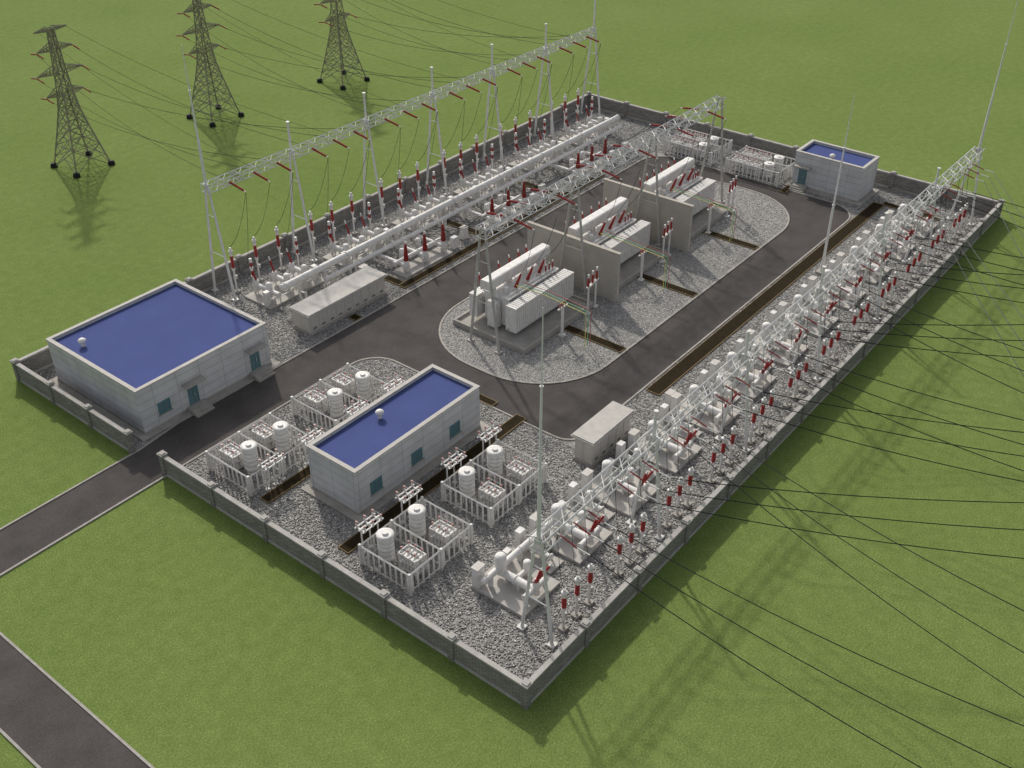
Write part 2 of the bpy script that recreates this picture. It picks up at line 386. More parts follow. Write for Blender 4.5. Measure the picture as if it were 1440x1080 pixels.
def kiosk(label,cx,cy,lx,ly,h):
    a,b=lx/2,ly/2; body=M().bx(-a,a,-b,b,.3,h-.25); base=M().bx(-a-.12,a+.12,-b-.12,b+.12,0,.3)
    rf=M(); rf.bx(-a-.3,a+.3,-b-.3,b+.3,h-.25,h-.1).bx(-a-.2,a+.2,-b-.2,b+.2,h-.1,h)
    e=thing('equipment_kiosk',label,'electrical kiosk',(cx,cy,.02),[('body',body,OFFW),('base',base,CONC),('roof',rf,ROOFK)],'prefabricated equipment kiosks')
    n=int(lx/1.15); w=lx/n
    for i in range(n):
        x=-a+w*(i+.5)
        d=obj('panel_door',M().bx(x-w/2+.06,x+w/2-.06,-b-.035,-b,.42,h-.4),OFFW,e)
        lv=M()
        for j in range(3): lv.bx(x-w*.2,x+w*.2,-b-.055,-b-.036,.55+j*.09,.60+j*.09)
        obj('louvre',lv,LOUV,d)
    m=2
    for i in range(m):
        y=-b+ly*(i+.5)/m
        obj('panel_door',M().bx(-a-.035,-a,y-ly/4+.07,y+ly/4-.07,.42,h-.4),OFFW,e)
kiosk('long beige kiosk with flat overhanging roof beside the asphalt road',29.2,48.4,11.2,2.6,2.55)
kiosk('short beige kiosk with flat roof on gravel by the road',27.0,12.3,6.0,1.9,2.85)

# ------------------------------------------------------------------ small equipment prototypes
def arrester(H,label,group,name='surge_arrester',r=.2):
    post=M().cyl((0,0,.25),(0,0,H*.5),.11,None,10).cyl((0,0,H*.5),(0,0,H*.55),.2,None,10)
    ft=M().cb(0,0,0,.6,.6,.25)
    ins=M().ins((0,0,H*.55),(0,0,H*.82),r,7,10)
    cap=M().lathe((0,0,H*.82),(0,0,H),[(0,.2),(.5,.19),(.52,.26),(.62,.26),(.64,.13),(1,.11)],12)
    bx=M().cb(.2,0,H*.3,.22,.25,.4)
    return thing(name,label,'surge arrester',(0,0,-50),[('post',post,WHITE),('base',ft,CONC),('insulator',ins,RED),('cap',cap,WHITE),('counter_box',bx,OFFW)],group)
def midpost(H,label,group):
    post=M().cyl((0,0,.25),(0,0,H*.5),.1,None,8); ft=M().cb(0,0,0,.55,.55,.25)
    i1=M().ins((0,0,H*.52),(0,0,H*.66),.16,3,10); w=M().cyl((0,0,H*.66),(0,0,H*.76),.19,None,10).cyl((0,0,H*.5),(0,0,H*.52),.19,None,10)
    i2=M().ins((0,0,H*.76),(0,0,H*.9),.16,3,10); cap=M().cyl((0,0,H*.9),(0,0,H),.19,.15,12)
    return thing('voltage_transformer',label,'voltage transformer',(0,0,-50),[('post',post,WHITE),('base',ft,CONC),('insulator',i1,RED),('flange',w,WHITE),('insulator',i2,RED),('cap',cap,WHITE)],group)
def remove(e):
    for c in list(e.children):
        for g in list(c.children): bpy.data.objects.remove(g)
        bpy.data.objects.remove(c)
    bpy.data.objects.remove(e)

G3Y=3.2
bays3=[8.8+7.2*i for i in range(12)]
pa=arrester(4.15,'white post with red ribbed insulator by the brick wall','surge arresters along the wall',r=.19)
for c in bays3:
    for dx in (-1.65,0,1.65):
        dup(pa,(c+dx,2.1,.03),0)
remove(pa)
# right GIS bays
def gisbay():
    pad=M().bx(-2.3,2.3,-2.6,2.6,0,.3)
    tank=M()
    tank.flangetube((-.2,-2.0,1.0),(-.2,1.6,1.0),.34,1.2,14)
    tank.dome((-.3,1.2,.9),(-.3,1.2,2.9),.46,16)
    tank.flangetube((-1.3,-1.9,1.0),(1.3,-1.9,1.0),.24,1.3,12)
    tank.dome((1.25,-.2,.4),(1.25,-.2,1.9),.34,14).cyl((0,-.2,1.0),(1.2,-.2,1.0),.2,None,10)
    tank.cyl((0,-2.0,1.1),(0,-2.0,1.9),.3,.26,12)
    sup=M()
    for x in (-1.2,1.2): sup.cb(x,-1.9,.3,.14,.3,.6)
    sup.cb(-.2,-.6,.3,.5,.14,.5).cb(-.2,.6,.3,.5,.14,.5)
    bush=M(); cap=M()
    for a in (-42,0,42):
        d=Vector((math.sin(math.radians(a)),-.3,math.cos(math.radians(a)))).normalized(); p=Vector((0,-2.05,1.8))+d*.1
        bush.ins(p,p+d*1.45,.15,8,10); cap.lathe(p+d*1.45,p+d*1.8,[(0,.11),(.3,.11),(.35,.06),(1,.05)],8)
    c1=M().cb(-1.8,2.2,.3,.85,.6,1.85); c1t=M().cb(-1.8,2.2,2.15,.95,.7,.07); c2=M().cb(1.6,2.1,.3,.6,.5,1.1)
    return thing('gas_insulated_switchgear','white switchgear bay with cylinders, cabinets and fanned red bushings','switchgear',(0,0,-50),
      [('pad',pad,PAD),('tank',tank,WHITE),('support',sup,WHITE),('bushing',bush,RED),('bushing_cap',cap,WHITE),('control_cabinet',c1,WHITE),('cabinet_top',c1t,OFFW),('control_cabinet',c2,WHITE)],'switchgear bays beside the brick wall')
pg=gisbay()
for c in bays3: dup(pg,(c-.4,7.6,.02),0)
remove(pg)
def midbay():
    pad=M().bx(-.9,.9,-1.6,2.4,0,.22); t=M().flangetube((0,-.9,.85),(0,1.6,.85),.26,1.2,12)
    t.dome((0,.4,.85),(0,.4,2.2),.32,12); cab=M().cb(0,2.1,.2,.7,.55,1.85)
    s=M().cb(-.4,-.8,.2,.12,.12,.7).cb(.4,-.8,.2,.12,.12,.7).cb(0,1.4,.2,.5,.14,.45)
    return thing('disconnector_unit','white disconnector cylinder with cabinet on a concrete pad','disconnector',(0,0,-50),[('pad',pad,PAD),('tank',t,WHITE),('support',s,WHITE),('control_cabinet',cab,WHITE)],'disconnector units beside the wall')
pm_=midbay()
for c in bays3[:-1]: dup(pm_,(c+3.1,7.8,.02),0)
remove(pm_)
bus=M().flangetube((6.3,0,1.45),(15,0,1.45),.27,3.6,16).dome((6.0,0,1.45),(6.6,0,1.45),.27,16)
sp=M()
for i in range(3): sp.cb(7+i*3.6,0,0,.2,.4,1.2)
thing('busbar_duct','white gas insulated busbar tube on short supports','busbar',(0,8.9,.02),[('tube',bus,WHITE),('support',sp,WHITE)])

# ------------------------------------------------------------------ back-left GIS yard
pc=arrester(5.6,'tall white post with red insulator under the line gantry','line arresters under the gantry',r=.21)
pd=midpost(4.4,'white post carrying two red insulator stages in the gravel yard','line voltage transformers in the yard')
bays1=[28.0+11.75*i for i in range(6)]
for c in bays1:
    for dx in (-3.3,0,3.3):
        dup(pc,(c+dx,60.4,.03),0)
    for dx in (-2.2,4.4): dup(pd,(c+dx,58.6,.03),0)
remove(pc); remove(pd)
def linebay():
    pad=M().bx(-4.0,4.3,-2.2,2.2,0,.25)
    t=M(); bush=M(); cap=M(); sup=M()
    for x in (-2.6,0,2.6):
        t.flangetube((x,-2.2,1.3),(x,1.7,1.3),.28,1.5,14); t.dome((x,-.6,.45),(x,-.6,2.3),.38,16); t.dome((x,1.5,.6),(x,1.5,1.9),.3,12)
        d=Vector((0,.35,1)).normalized(); p=Vector((x,1.5,1.8)); bush.ins(p,p+d*1.4,.14,8,10); cap.cyl(p+d*1.4,p+d*1.8,.08,None,8)
        for y in (-1.9,1.0): sup.cb(x-.35,y,.25,.1,.1,.9).cb(x+.35,y,.25,.1,.1,.9)
    sup.cb(0,-1.8,.75,6.3,.1,.1).cb(0,1.1,.75,6.3,.1,.1)
    cab=M().cb(-3.6,-1.3,.25,.6,.55,1.6).cb(3.8,-.9,.25,.6,.55,1.6).cb(1.3,-1.7,.25,.7,.45,1.3)
    return thing('line_switchgear_bay','white cylindrical switchgear bay with red bushings on concrete pad','switchgear',(0,0,-50),[('pad',pad,PAD),('tank',t,WHITE),('support',sup,WHITE),('bushing',bush,RED),('bushing_cap',cap,WHITE),('control_cabinet',cab,WHITE)],'line switchgear bays under the gantry')
pl=linebay()
for c in bays1: dup(pl,(c+.4,56.6,.02),0)
remove(pl)
def incomer():
    pad=M().bx(-4,4,-1.0,1.3,0,.22); t=M(); bush=M(); cap=M(); sup=M()
    t.flangetube((-4,.9,1.3),(4,.9,1.3),.27,2,14)
    for x in (-3.2,0,3.2):
        t.flangetube((x,-.3,1.1),(x,4.2,1.1),.24,1.5,14); t.dome((x,-.3,.4),(x,-.3,1.9),.34,14)
        p=Vector((x,-.3,1.85)); d=Vector((0,0,1)); bush.lathe(p,p+d*2.1,[(0,.30)]+[q for i in range(9) for q in ((i/9+.03,.24-.014*i),(i/9+.06,.33-.02*i))]+[(1,.1)],12)
        cap.cyl(p+d*2.1,p+d*2.45,.08,None,8); sup.cb(x,2.2,0,.3,.2,.85).cb(x+.45,-.3,0,.12,.12,1.1).cb(x-.45,-.3,0,.12,.12,1.1)
    t.dome((-1.6,1.9,.5),(-1.6,1.9,2.0),.34,14).dome((1.7,2.4,.5),(1.7,2.4,1.9),.34,14)
    cab=M().cb(5.2,-.2,0,.8,.6,1.5)
    return thing('transformer_incomer_bay','white pipes and three tapering red bushings beside the cable trench','switchgear',(0,0,-50),[('pad',pad,PAD),('tank',t,WHITE),('support',sup,WHITE),('bushing',bush,RED),('bushing_cap',cap,WHITE),('control_cabinet',cab,WHITE)],'incomer bays beside the cable trench')
pi_=incomer()
INC=[42.8,58.3,76.5]
for c in INC: dup(pi_,(c,48.6,.02),0)
remove(pi_)
bt=M().flangetube((26,-.35,2.6),(90.5,-.35,2.6),.38,9,18); bt.dome((25.5,-.35,2.6),(26.6,-.35,2.6),.39,18)
bt.flangetube((31,-1.35,1.6),(90,-1.35,1.6),.26,5,16)
sps=[]
for i in range(17): sps.append(('support_stand',M().cb(28+i*3.85,-.35,0,.2,.25,2.3).cb(28+i*3.85,-1.35,0,.2,.25,1.4).cb(28+i*3.85,-.85,1.1,.15,1.0,.12),WHITE))
thing('busbar_duct','two long parallel white busbar tubes running along the yard','busbar',(0,53.9,.02),[('tube',bt,WHITE)]+sps)

# ------------------------------------------------------------------ gantries
def wire(p0,p1,sag,r=.022,label='thin black overhead conductor hanging between steel structures',group='overhead conductors',n=12):
    p0=Vector(p0);p1=Vector(p1); m=M(); pts=[]
    for i in range(n+1):
        t=i/n; q=p0.lerp(p1,t); q.z-=4*sag*t*(1-t); pts.append(q-p0)
    for i in range(n): m.cyl(pts[i],pts[i+1],r,None,4)
    o=obj('power_line',m,WIRE,None,p0); o['label']=label; o['category']='power line'; o['group']=group
def gantry(label,y,z,xs,stub,masts,w,h,npan,legmat,beammat,legr=.16,spread=1.8,masttop=28,rc=.085,rd=.05):
    beam=M().truss((xs[0]-.3,0,z),(xs[-1]+.3,0,z),w,h,npan,rc,rd)
    e=thing('steel_gantry',label,'gantry',(0,y,0),[('lattice_beam',beam,beammat)],'steel gantries spanning the yard')
    for i,x in enumerate(xs):
        l=M()
        top=z+h/2
        for s in (-1,1):
            l.cyl((x,s*spread,0),(x,s*.22,top),legr,legr*.75,10)
        l.bar((x,-spread*.62,z*.4),(x,spread*.62,z*.4),.09); l.bar((x,-spread*.3,z*.75),(x,spread*.3,z*.75),.08)
        l.cb(x,-spread,0,.6,.6,.2).cb(x,spread,0,.6,.6,.2)
        o=obj('support_frame',l,legmat,e)
        mt=M()
        if i in masts:
            H=masttop-top+.6
            mt.lathe((x,0,top-.6),(x,0,masttop),[(0,.16),(.35,.125),(.352,.105),(.7,.075),(.702,.06),(1,.03)],8)
            for q in (.35,.7): zz=top-.6+H*q; mt.cyl((x,0,zz-.04),(x,0,zz+.04),.14,None,8)
            obj('lightning_rod',mt,legmat,o)
        elif stub: 
            mt.cyl((x,0,top-.6),(x,0,top+stub),.15,.11,8).cyl((x,0,top+stub),(x,0,top+stub+.08),.2,None,8)
            obj('mast_stub',mt,legmat,o)
    return e
X1=[23.4+11.8*i for i in range(7)]
gantry('long white lattice gantry on tall A-frame poles',60.9,13.0,X1,3.2,(0,6),1.0,.9,66,STEEL,STEEL)
X2=[33.3+15.35*i for i in range(4)]
gantry('lattice gantry on grey A-frame poles above the transformers',31.4,13.2,X2,0,(),1.2,1.1,40,GREYP,STEEL,.16,1.9,28,.10,.06)
X3=[5.4+14.6*i for i in range(7)]
gantry('long white lattice gantry on A-frame poles by the wall',G3Y,9.3,X3,2.3,(0,6),1.15,1.1,72,STEEL,STEEL,.14,1.4,28,.11,.05)

def string_proto(r,L=2.3):
    ins=M().ins((0,0,0),(0,-L,-.35),r,16,8); c=M().cyl((0,.35,.05),(0,0,0),.04,None,6).cyl((0,-L,-.35),(0,-2.6,-.4),.05,None,6)
    return thing('insulator_unit','red ribbed tension insulator string fixed to a lattice beam','insulator',(0,0,-50),[('insulator',ins,RED),('end_fitting',c,STEEL)],'tension insulator strings on the gantries')
ps=string_proto(.13); ps3=string_proto(.075,1.5)
def hang(a,b,r=.025): wire(a,b,0.9+random.uniform(0,.5),r,'slack black jumper wire dropping to the switchgear','dropper wires',8)
TX=[34.4,57.9,81.7]; TY=[105.3,105.8,102.3]
for bi,c in enumerate([x+5.9 for x in X1[:-1]]):
    cb=bays1[bi]
    for k,dx in enumerate((-3.3,0,3.3)):
        dup(ps,(c+dx,60.4,12.9),0)
        hang((c+dx,57.8,12.5),(cb+dx,60.4,5.7))
        if k!=1: hang((c+dx,57.8,12.5),(cb+dx*.8,58.6,4.0))
        t=bi//2; s=-1 if bi%2==0 else 1
        wire((c+dx,61.4,13.0),(TX[t]+s*(2.6,3.4,2.8)[k],TY[t],(16.1,13.1,10.2)[k]),1.6,.028,'black conductor strung from lattice tower to gantry','line conductors to the towers')
for i,x in enumerate(X1[:-1:2]):
    for s in (-1,1): wire((x+11.8+(-5.9 if s<0 else 5.9),60.9,13.5),(TX[i]+s*1.9,TY[i],19.0),1.2,.022,'thin earth wire from tower peak to gantry','earth wires')
for b in range(3):
    cx=(X2[b]+X2[b+1])/2
    for k,dx in enumerate((-3.6,0,3.6)):
        dup(ps,(cx+dx,32.0,13.2),math.pi)
        if k!=1: dup(ps,(cx+dx,30.8,13.2),0)
        wire((cx+dx,34.6,12.8),(INC[b]+(-3.2,0,3.2)[k],48.3,4.4),1.3,.025,'black conductor from gantry to incomer bushing','incomer conductors')
        hang((cx+dx,28.2,12.8),(X2[b]+7.9+(-2.4,-.4,1.6)[k],31.0,6.7))
tg=[(10,-48),(44,-48),(78,-46)]
for i,c in enumerate(bays3):
    for k,dx in enumerate((-1.65,0,1.65)):
        dup(ps3,(c+dx,2.7,9.1),0)
        hang((c+dx,2.9,9.0),(c+dx,2.1,4.2)); 
        if k==1: hang((c+dx,3.6,9.0),(c-.4,5.2,4.0))
        t=tg[min(2,i//4)] if i%2==0 else tg[(i//4+1)%3]
        wire((c+dx,.1,8.7),(t[0]+(i%4-1.5)*2.2+dx,t[1],10+3*k),2.2,.045,'black conductor leaving the gantry over the grass','outgoing conductors',16)
remove(ps); remove(ps3)

def lmast(x,y,H):
    m=M().lathe((0,0,.3),(0,0,H),[(0,.17),(.4,.135),(.402,.11),(.72,.08),(.722,.06),(1,.03)],10); f=M().cb(0,0,0,1,1,.35); c=M()
    for q in (.4,.72): c.cyl((0,0,.3+(H-.3)*q-.06),(0,0,.3+(H-.3)*q+.06),.18,None,10)
    thing('lightning_mast','slender white lightning mast standing on gravel','lightning mast',(x,y,.02),[('pole',m,STEEL),('base',f,CONC),('flange',c,STEEL)])
lmast(69.6,11.0,21.2)

# ------------------------------------------------------------------ transmission towers
def tower():
    s=M(); K=1.25
    prof=[(0,2.75),(3.2,2.05),(6.0,1.45),(8.3,1.0),(10.3,.78),(12.2,.66),(14.0,.56),(15.8,.47),(17.4,.4),(19.0,.32)]
    cor=[(-1,-1),(1,-1),(1,1),(-1,1)]
    for i in range(len(prof)-1):
        z0,w0=prof[i];z1,w1=prof[i+1]
        for k in range(4):
            a=cor[k];b=cor[(k+1)%4]
            s.bar((a[0]*w0,a[1]*w0,z0),(a[0]*w1,a[1]*w1,z1),(.15 if i<4 else .11)*K)
            s.bar((a[0]*w0,a[1]*w0,z0),(b[0]*w1,b[1]*w1,z1),.075*K); s.bar((b[0]*w0,b[1]*w0,z0),(a[0]*w1,a[1]*w1,z1),.075*K)
            s.bar((a[0]*w1,a[1]*w1,z1),(b[0]*w1,b[1]*w1,z1),.075*K)
            zm=(z0+z1)/2; wm=(w0+w1)/2
            if i<4: 
                mid=((a[0]+b[0])*wm*.5,(a[1]+b[1])*wm*.5,zm)
                s.bar((a[0]*wm,a[1]*wm,zm),mid,.06*K); s.bar((b[0]*wm,b[1]*wm,zm),mid,.06*K)
                top=((a[0]+b[0])*w1*.5,(a[1]+b[1])*w1*.5,z1); bot=((a[0]+b[0])*w0*.5,(a[1]+b[1])*w0*.5,z0)
                s.bar((a[0]*wm,a[1]*wm,zm),top,.055*K); s.bar((b[0]*wm,b[1]*wm,zm),top,.055*K)
                if i>0: s.bar((a[0]*wm,a[1]*wm,zm),bot,.055*K); s.bar((b[0]*wm,b[1]*wm,zm),bot,.055*K)
            else: s.bar((a[0]*wm,a[1]*wm,zm),(b[0]*wm,b[1]*wm,zm),.055*K)
    arml=[]; ins=M()
    def arm(z,L,w,h=.9,str_=True):
        for sg in (-1,1):
            arms=M(); tip=(sg*L,0,z+.15)
            for yy in (-w,w):
                arms.bar((sg*w,yy,z),tip,.1); arms.bar((sg*w,yy,z+h),tip,.1)
                for q in (.2,.4,.6,.8):
                    A=Vector((sg*w,yy,z)).lerp(Vector(tip),q);B=Vector((sg*w,yy,z+h)).lerp(Vector(tip),q); arms.bar(A,B,.06)
                    A2=Vector((sg*w,yy,z)).lerp(Vector(tip),max(0,q-.2)); arms.bar(A2,B,.06)
            for q in (.0,.2,.4,.6):
                A=Vector((sg*w,-w,z)).lerp(Vector(tip),q);B=Vector((sg*w,w,z)).lerp(Vector(tip),q+.2); arms.bar(A,B,.06)
            arml.append(('crossarm',arms,TOWERM))
            if str_:
                for yy in (-1,1): ins.ins((sg*L,yy*.1,z),(sg*L*1.0,yy*1.5,z-.25),.1,8,8)
    arm(18.7,2.4,.33,.5,False); arm(16.2,2.6,.46); arm(13.2,3.4,.6); arm(10.3,2.8,.78)
    feet=M()
    for a in cor: feet.lathe((a[0]*2.75,a[1]*2.75,0),(a[0]*2.75,a[1]*2.75,.6),[(0,.5),(.5,.48),(1,.32)],10)
    return thing('transmission_tower','tall lattice steel pylon with crossarms standing on grass','pylon',(0,0,-50),[('lattice_body',s,TOWERM),('insulator_string',ins,RED),('footing',feet,BLACK)]+arml,'lattice pylons on the grass')
pt=tower()
for x,y in zip(TX,TY): dup(pt,(x,y,0),0)
remove(pt)

# ------------------------------------------------------------------ transformers
def transformer():
    pad=M().bx(-6.6,5.8,-5.0,4.7,0,.3); rim=M()
    rim.bx(-6.6,5.8,-5.0,-4.75,.3,.6).bx(-6.6,5.8,4.45,4.7,.3,.6).bx(-6.6,-6.35,-4.75,4.45,.3,.6).bx(5.55,5.8,-4.75,4.45,.3,.6)
    tank=M().bx(-4.2,4.2,-1.0,2.2,.7,4.1).bx(-4.35,4.35,-1.15,2.35,3.95,4.12)
    for i in range(9): tank.bx(-4.1+i*1.0,-4.0+i*1.0,-1.1,2.3,.8,3.9)
    rads=[]
    for g in range(5):
        x0=-5.1+g*2.05; rad=M()
        for i in range(6): rad.bx(x0+i*.34,x0+i*.34+.27,-2.7,-1.35,.95,3.85)
        rad.cyl((x0-.02,-1.7,3.7),(x0+1.95,-1.7,3.7),.1,None,8).cyl((x0,-1.7,1.1),(x0+1.95,-1.7,1.1),.1,None,8)
        rad.cyl((x0+.85,-1.7,3.7),(x0+.85,-.9,3.7),.1,None,8)
        rads.append(('radiator',rad,WHITE))
        rad2=M()
        for i in range(6): rad2.bx(x0+i*.34,x0+i*.34+.27,2.55,3.6,.95,3.6)
        rad2.cyl((x0,2.9,3.5),(x0+1.95,2.9,3.5),.1,None,8)
        rads.append(('radiator',rad2,WHITE))
    cons=M(); 
    vs=[];r=[(.62,-.55),(.62,.30),(.54,.44),(.40,.50),(-.40,.50),(-.54,.44),(-.62,.30),(-.62,-.55)]
    for x in (-5.2,5.3):
        for y,z in r: vs.append((x,1.35+y,5.35+z))
    n=len(r); fs=[(i,(i+1)%n,n+(i+1)%n,n+i) for i in range(n)]+[tuple(range(n))[::-1],tuple(range(n,2*n))]
    cons.add(vs,fs)
    for x in (-4,-1.3,1.3,4): cons.cb(x,1.35,4.1,.25,.9,.75)
    bush=M(); cap=M()
    for i,x in enumerate((-2.4,-.4,1.6)):
        d=Vector((.12,-.32,1)).normalized(); p=Vector((x,-.4,4.2)); bush.lathe(p+d*.3,p+d*2.1,[(0,.16)]+[q for j in range(10) for q in ((j/10+.03,.14-.006*j),(j/10+.06,.21-.010*j))]+[(1,.07)],10)
        cap.lathe(p,p+d*.32,[(0,.24),(1,.24)],12).cyl(p+d*2.1,p+d*2.5,.07,None,8)
    for x in (-4.2,-2.6,-1.0,.8,2.4,3.8):
        d=Vector((0,.2,1)).normalized(); p=Vector((x,2.6,4.0)); bush.ins(p,p+d*1.6,.13,7,10); cap.cyl(p+d*1.6,p+d*1.9,.07,None,8)
    for x in (2.6,3.2,3.8): bush.ins((x,-.7,4.1),(x,-.7,5.0),.11,5,8); cap.cyl((x,-.7,5.0),(x,-.7,5.2),.06,None,8)
    ctl=M().cb(4.95,-.4,.6,.9,1.2,2.2).cb(-4.75,.5,.6,.8,1.2,3.0)
    pipes=M().cyl((3.4,.3,4.1),(3.4,.3,4.9),.35,None,14).cyl((-3.4,0,4.1),(-3.4,0,4.8),.3,None,14).cyl((-4.6,.0,4.1),(-4.2,1.3,4.95),.08,None,8).cyl((-3.9,-.8,4.3),(4.0,-.8,4.3),.07,None,8)
    return thing('power_transformer','large white power transformer with radiator fins, conservator and red bushings','transformer',(0,0,-50),
      [('pad',pad,CONC),('pad_rim',rim,CONC),('tank',tank,WHITE),('conservator',cons,WHITE),('bushing',bush,RED),('bushing_cap',cap,WHITE),('control_cabinet',ctl,WHITE),('pipework',pipes,WHITE)]+rads,'power transformers on the island')
pt=transformer(); XT=[41.2,56.6,72.0]
for x in XT: dup(pt,(x,32.2,.05),0)
remove(pt)
for x in (49.5,64.7):
    m=M().bx(-.17,.17,-6.4,6.1,0,5.9); c=M().bx(-.22,.22,-6.45,6.15,5.9,6.0); b=M()
    for y in (-6.1,-3.1,0,3.0,5.8): b.bx(-.3,-.17,y-.25,y+.25,0,.9)
    thing('fire_wall','tall plain grey concrete fire wall between transformers','fire wall',(x,32.2,.05),[('wall_panel',m,FIREW),('coping',c,FIREW),('buttress',b,FIREW)],'fire walls between transformers')
def ducts():
    out=[]
    for i,(mt,nm) in enumerate(((YEL,'yellow_conductor'),(GRN,'green_conductor'),(PINK,'red_conductor'))):
        x=(i-1)*.45; m=M(); r=.04
        m.cyl((x-1.5,3.4,5.3),(x,.8,4.4),r,None,8).cyl((x,.8,4.4),(x,-4.2,4.1),r,None,8).cyl((x,-4.2,4.1),(x,-4.45,3.8),r,None,8).cyl((x,-4.45,3.8),(x,-4.45,.1),r,None,8)
        out.append((nm,m,mt))
    s=M().cyl((0,-1.2,.0),(0,-1.2,3.4),.16,None,10).cb(0,-1.2,3.4,1.6,.18,.15).cb(0,-1.2,0,.6,.6,.2)
    ii=M()
    for i in range(3): ii.ins(((i-1)*.45,-1.2,3.55),((i-1)*.45,-1.2,4.15),.11,4,8)
    out+=[('support_post',s,WHITE),('post_insulator',ii,PINK)]
    return thing('busbar_conductor_run','yellow, green and red busbars dropping from transformer to trench','busbar',(0,0,-50),out,'coloured busbars beside transformers')
pdx=ducts()
for x in (40.0,55.2,70.4): dup(pdx,(x,27.6,.05),0)
remove(pdx)
def arrstand():
    s=M(); r=M(); c=M()
    for x in (-.9,.9): s.cyl((x,0,.2),(x,0,3.3),.11,None,8).cb(x,0,0,.6,.6,.2)
    s.cb(0,0,3.3,2.5,.3,.15)
    for x in (-1,0,1): r.ins((x,0,3.45),(x,0,4.5),.15,6,10); c.cyl((x,0,4.5),(x,0,4.9),.12,None,8)
    return thing('arrester_stand','white two-legged stand holding three red insulators','arrester stand',(0,0,-50),[('stand',s,WHITE),('insulator',r,RED),('cap',c,WHITE)],'arrester stands by the fire walls')
pa2=arrstand()
for x in (46.2,61.4,76.8): dup(pa2,(x,27.0,.05),0.15)
remove(pa2)

# ------------------------------------------------------------------ fenced pens
def pen(x0,x1,y0,y1,group='white fenced pens'):
    cx,cy=(x0+x1)/2,(y0+y1)/2;a,b=(x1-x0)/2,(y1-y0)/2; pk=M(); rl=M(); ps=M()
    def side(p,q):
        p=Vector(p);q=Vector(q);L=(q-p).length;n=max(2,round(L/.6)); d=(q-p)/L; h=d.cross(Vector((0,0,1)))
        for i in range(n):
            c=p+d*(L*(i+.5)/n); w=.08
            vx=[c-d*w-h*.03,c+d*w-h*.03,c+d*w+h*.03,c-d*w+h*.03]
            vs=[(v.x,v.y,.12) for v in vx]+[(v.x,v.y,1.95) for v in vx]
            pk.add(vs,[(3,2,1,0),(4,5,6,7),(0,1,5,4),(1,2,6,5),(2,3,7,6),(3,0,4,7)])
        rl.bar(p+Vector((0,0,.35)),q+Vector((0,0,.35)),.06); rl.bar(p+Vector((0,0,2.0)),q+Vector((0,0,2.0)),.12)
    C=[(-a,-b,0),(a,-b,0),(a,b,0),(-a,b,0)]
    for i in range(4): side(C[i],C[(i+1)%4])
    side((0,-b,0),(0,b,0))
    for c in C+[(0,-b,0),(0,b,0)]: ps.cb(c[0],c[1],0,.2,.2,2.15)
    thing('fenced_pen','white slatted steel fence enclosing two reactor cells','fence',(cx,cy,.03),[('slats',pk,WHITE),('rail',rl,WHITE),('fence_post',ps,WHITE)],group)
def reactor():
    d=M(); pr=[]
    for i in range(5):
        z=i/5; pr+=[(z+.01,.66),(z+.165,.66),(z+.17,.56),(z+.2,.56)]
    d.lathe((0,0,.75),(0,0,3.0),pr,24)
    lid=M().lathe((0,0,3.0),(0,0,3.15),[(0,.72),(.7,.72),(1,.5)],24).cyl((0,0,3.15),(0,0,3.3),.25,None,12)
    lg=M(); 
    for k in range(6):
        a=k*math.pi/3; lg.cyl((.48*math.cos(a),.48*math.sin(a),0),(.48*math.cos(a),.48*math.sin(a),.75),.07,None,6)
    b=M().cyl((0,0,.68),(0,0,.76),.66,None,20)
    return thing('shunt_reactor','white ribbed cylindrical reactor drum on short legs','reactor',(0,0,-50),[('drum',d,WHITE),('lid',lid,WHITE),('leg',lg,WHITE),('base_ring',b,OFFW)],'reactor drums inside the pens')
def caprack():
    f=M(); c=M(); t=M(); w=M()
    for x in (-.9,.9):
        for y in (-.6,.6): f.cb(x,y,0,.09,.09,1.9)
    for z in (.45,1.2,1.85): f.cb(0,-.6,z,1.9,.08,.08).cb(0,.6,z,1.9,.08,.08).cb(-.9,0,z,.08,1.2,.08).cb(.9,0,z,.08,1.2,.08)
    for z in (.53,1.28):
        for i in range(5):
            for y in (-.32,.32): c.cb(-.72+i*.36,y,z,.24,.5,.48)
    for i in range(3):
        for y in (-.4,.4): w.cyl((-.7+i*.7,y,1.93),(-.7+i*.7,y,2.35),.08,.06,8); t.cyl((-.7+i*.7,y,2.35),(-.7+i*.7,y,2.5),.09,None,8)
    f.bar((-.7,-.4,2.55),(.7,-.4,2.55),.04); f.bar((-.7,.4,2.55),(.7,.4,2.55),.04)
    return thing('capacitor_bank','white capacitor rack with small red terminals','capacitor bank',(0,0,-50),[('frame',f,WHITE),('capacitor_can',c,WHITE),('terminal',t,PINK),('post_insulator',w,WHITE)],'capacitor racks inside the pens')
def station():
    f=M(); r=M(); w=M()
    for x in (-.9,0,.9): f.cyl((x,0,0),(x,0,2.5),.07,None,8).cb(x,0,0,.35,.35,.15)
    f.cb(0,0,2.5,2.3,.15,.12).cb(0,-.45,2.5,2.3,.1,.1).cb(0,.45,2.5,2.3,.1,.1)
    for x in (-.9,0,.9):
        f.cb(x,0,2.45,.12,1.0,.08)
        for y in (-.45,.45): w.ins((x,y,2.6),(x,y,2.95),.1,3,8); r.cyl((x,y,2.95),(x,y,3.12),.09,None,8)
        f.bar((x,-.6,3.12),(x,.6,3.12),.03)
    return thing('disconnector_stand','white three-legged disconnector stand with red tipped insulators','disconnector',(0,0,-50),[('stand',f,WHITE),('insulator',w,WHITE),('terminal',r,PINK)],'disconnector stands beside the building')
pr_=reactor(); pk_=caprack(); pst=station()
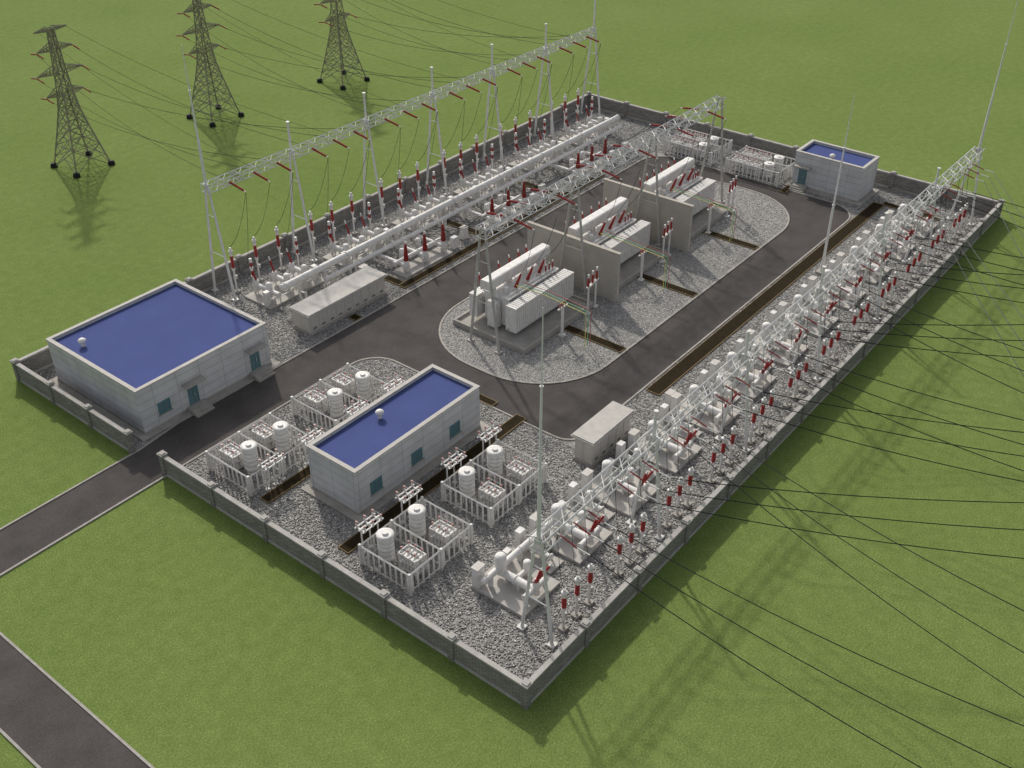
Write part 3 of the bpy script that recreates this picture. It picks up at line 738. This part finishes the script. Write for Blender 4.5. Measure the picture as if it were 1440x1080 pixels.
pens=[(2.7,9.9,13.3,18.6,0),(12.4,19.8,13.3,18.6,0),(2.7,9.9,31.9,37.4,1),(12.9,20.1,31.9,37.8,1),(88.6,94.3,36.6,44,1),(88.2,93.8,26.2,34,1)]
for x0,x1,y0,y1,t in pens:
    pen(x0,x1,y0,y1); w=(x1-x0)/2; wide=y1-y0
    for j in range(2):
        cx=x0+w*(j+.5)
        if t==0:
            dup(pr_,(cx-.4,17.1,.03),0); dup(pk_,(cx+.2,14.9,.03),math.pi/2)
        else:
            dup(pr_,(cx+.3,y0+2.2,.03),0,None,(1,1,.72) if wide>6 else None); dup(pk_,(cx-.2,y1-1.4,.03),math.pi/2)
            if wide>6: dup(pk_,(cx-.2,y0+4.2,.03),math.pi/2)
for x in (4.6,9.2,14.8,19.6): dup(pst,(x,19.4,.03),0)
for x in (5.0,9.5,15.0,19.8): dup(pst,(x,31.4,.03),0)
remove(pr_);remove(pk_);remove(pst)
def cabinet():
    b=M().cb(0,0,.2,.9,.6,1.4); r=M().cb(0,0,1.6,1.0,.7,.08); f=M().cb(0,0,0,1.0,.7,.2); d=M().bx(-.38,.38,-.33,-.3,.3,1.5)
    return thing('control_cabinet','small white outdoor control cabinet on a concrete base','cabinet',(0,0,-50),[('body',b,WHITE),('cabinet_top',r,OFFW),('base',f,CONC),('cabinet_door',d,WHITE)],'outdoor control cabinets')
pcab=cabinet()
for x,y in [(35.8,51.5),(50.5,49),(66.2,49),(36.2,10.9),(85,48.5)]: dup(pcab,(x,y,.02),0)
remove(pcab)

# ------------------------------------------------------------------ camera, light
cam=bpy.data.cameras.new('camera'); cam.lens=1507/1440*36; cam.sensor_width=36; cam.clip_end=5000; cam.clip_start=.5
co=bpy.data.objects.new('camera',cam); COL.objects.link(co); co.location=(-38.12,-29.17,60)
co.rotation_euler=(math.radians(90)-math.atan(1041/1507),0,-math.atan2(.7817,.6233)); sc.camera=co
el=math.radians(37); hd=Vector((-.53,-.848,0)).normalized(); dv=Vector((hd.x*math.cos(el),hd.y*math.cos(el),-math.sin(el)))
sl=bpy.data.lights.new('sun','SUN'); sl.energy=2.9; sl.angle=math.radians(1.8); sl.color=(1,.94,.85)
so=bpy.data.objects.new('sun',sl); COL.objects.link(so); so.rotation_euler=dv.to_track_quat('-Z','Y').to_euler(); so.location=(60,120,80)
wd=bpy.data.worlds.new('World'); sc.world=wd; wd.use_nodes=True; nt=wd.node_tree
sk=nt.nodes.new('ShaderNodeTexSky'); sk.sky_type='NISHITA'; sk.sun_disc=False; sk.sun_elevation=el; sk.sun_rotation=math.atan2(.53,.848); sk.dust_density=3
hs=nt.nodes.new('ShaderNodeHueSaturation'); hs.inputs['Saturation'].default_value=.3
bg=nt.nodes['Background']; bg.inputs[1].default_value=.15; nt.links.new(sk.outputs[0],hs.inputs['Color']); nt.links.new(hs.outputs[0],bg.inputs[0])
sc.view_settings.view_transform='Standard'; sc.view_settings.look='None'; sc.view_settings.exposure=0
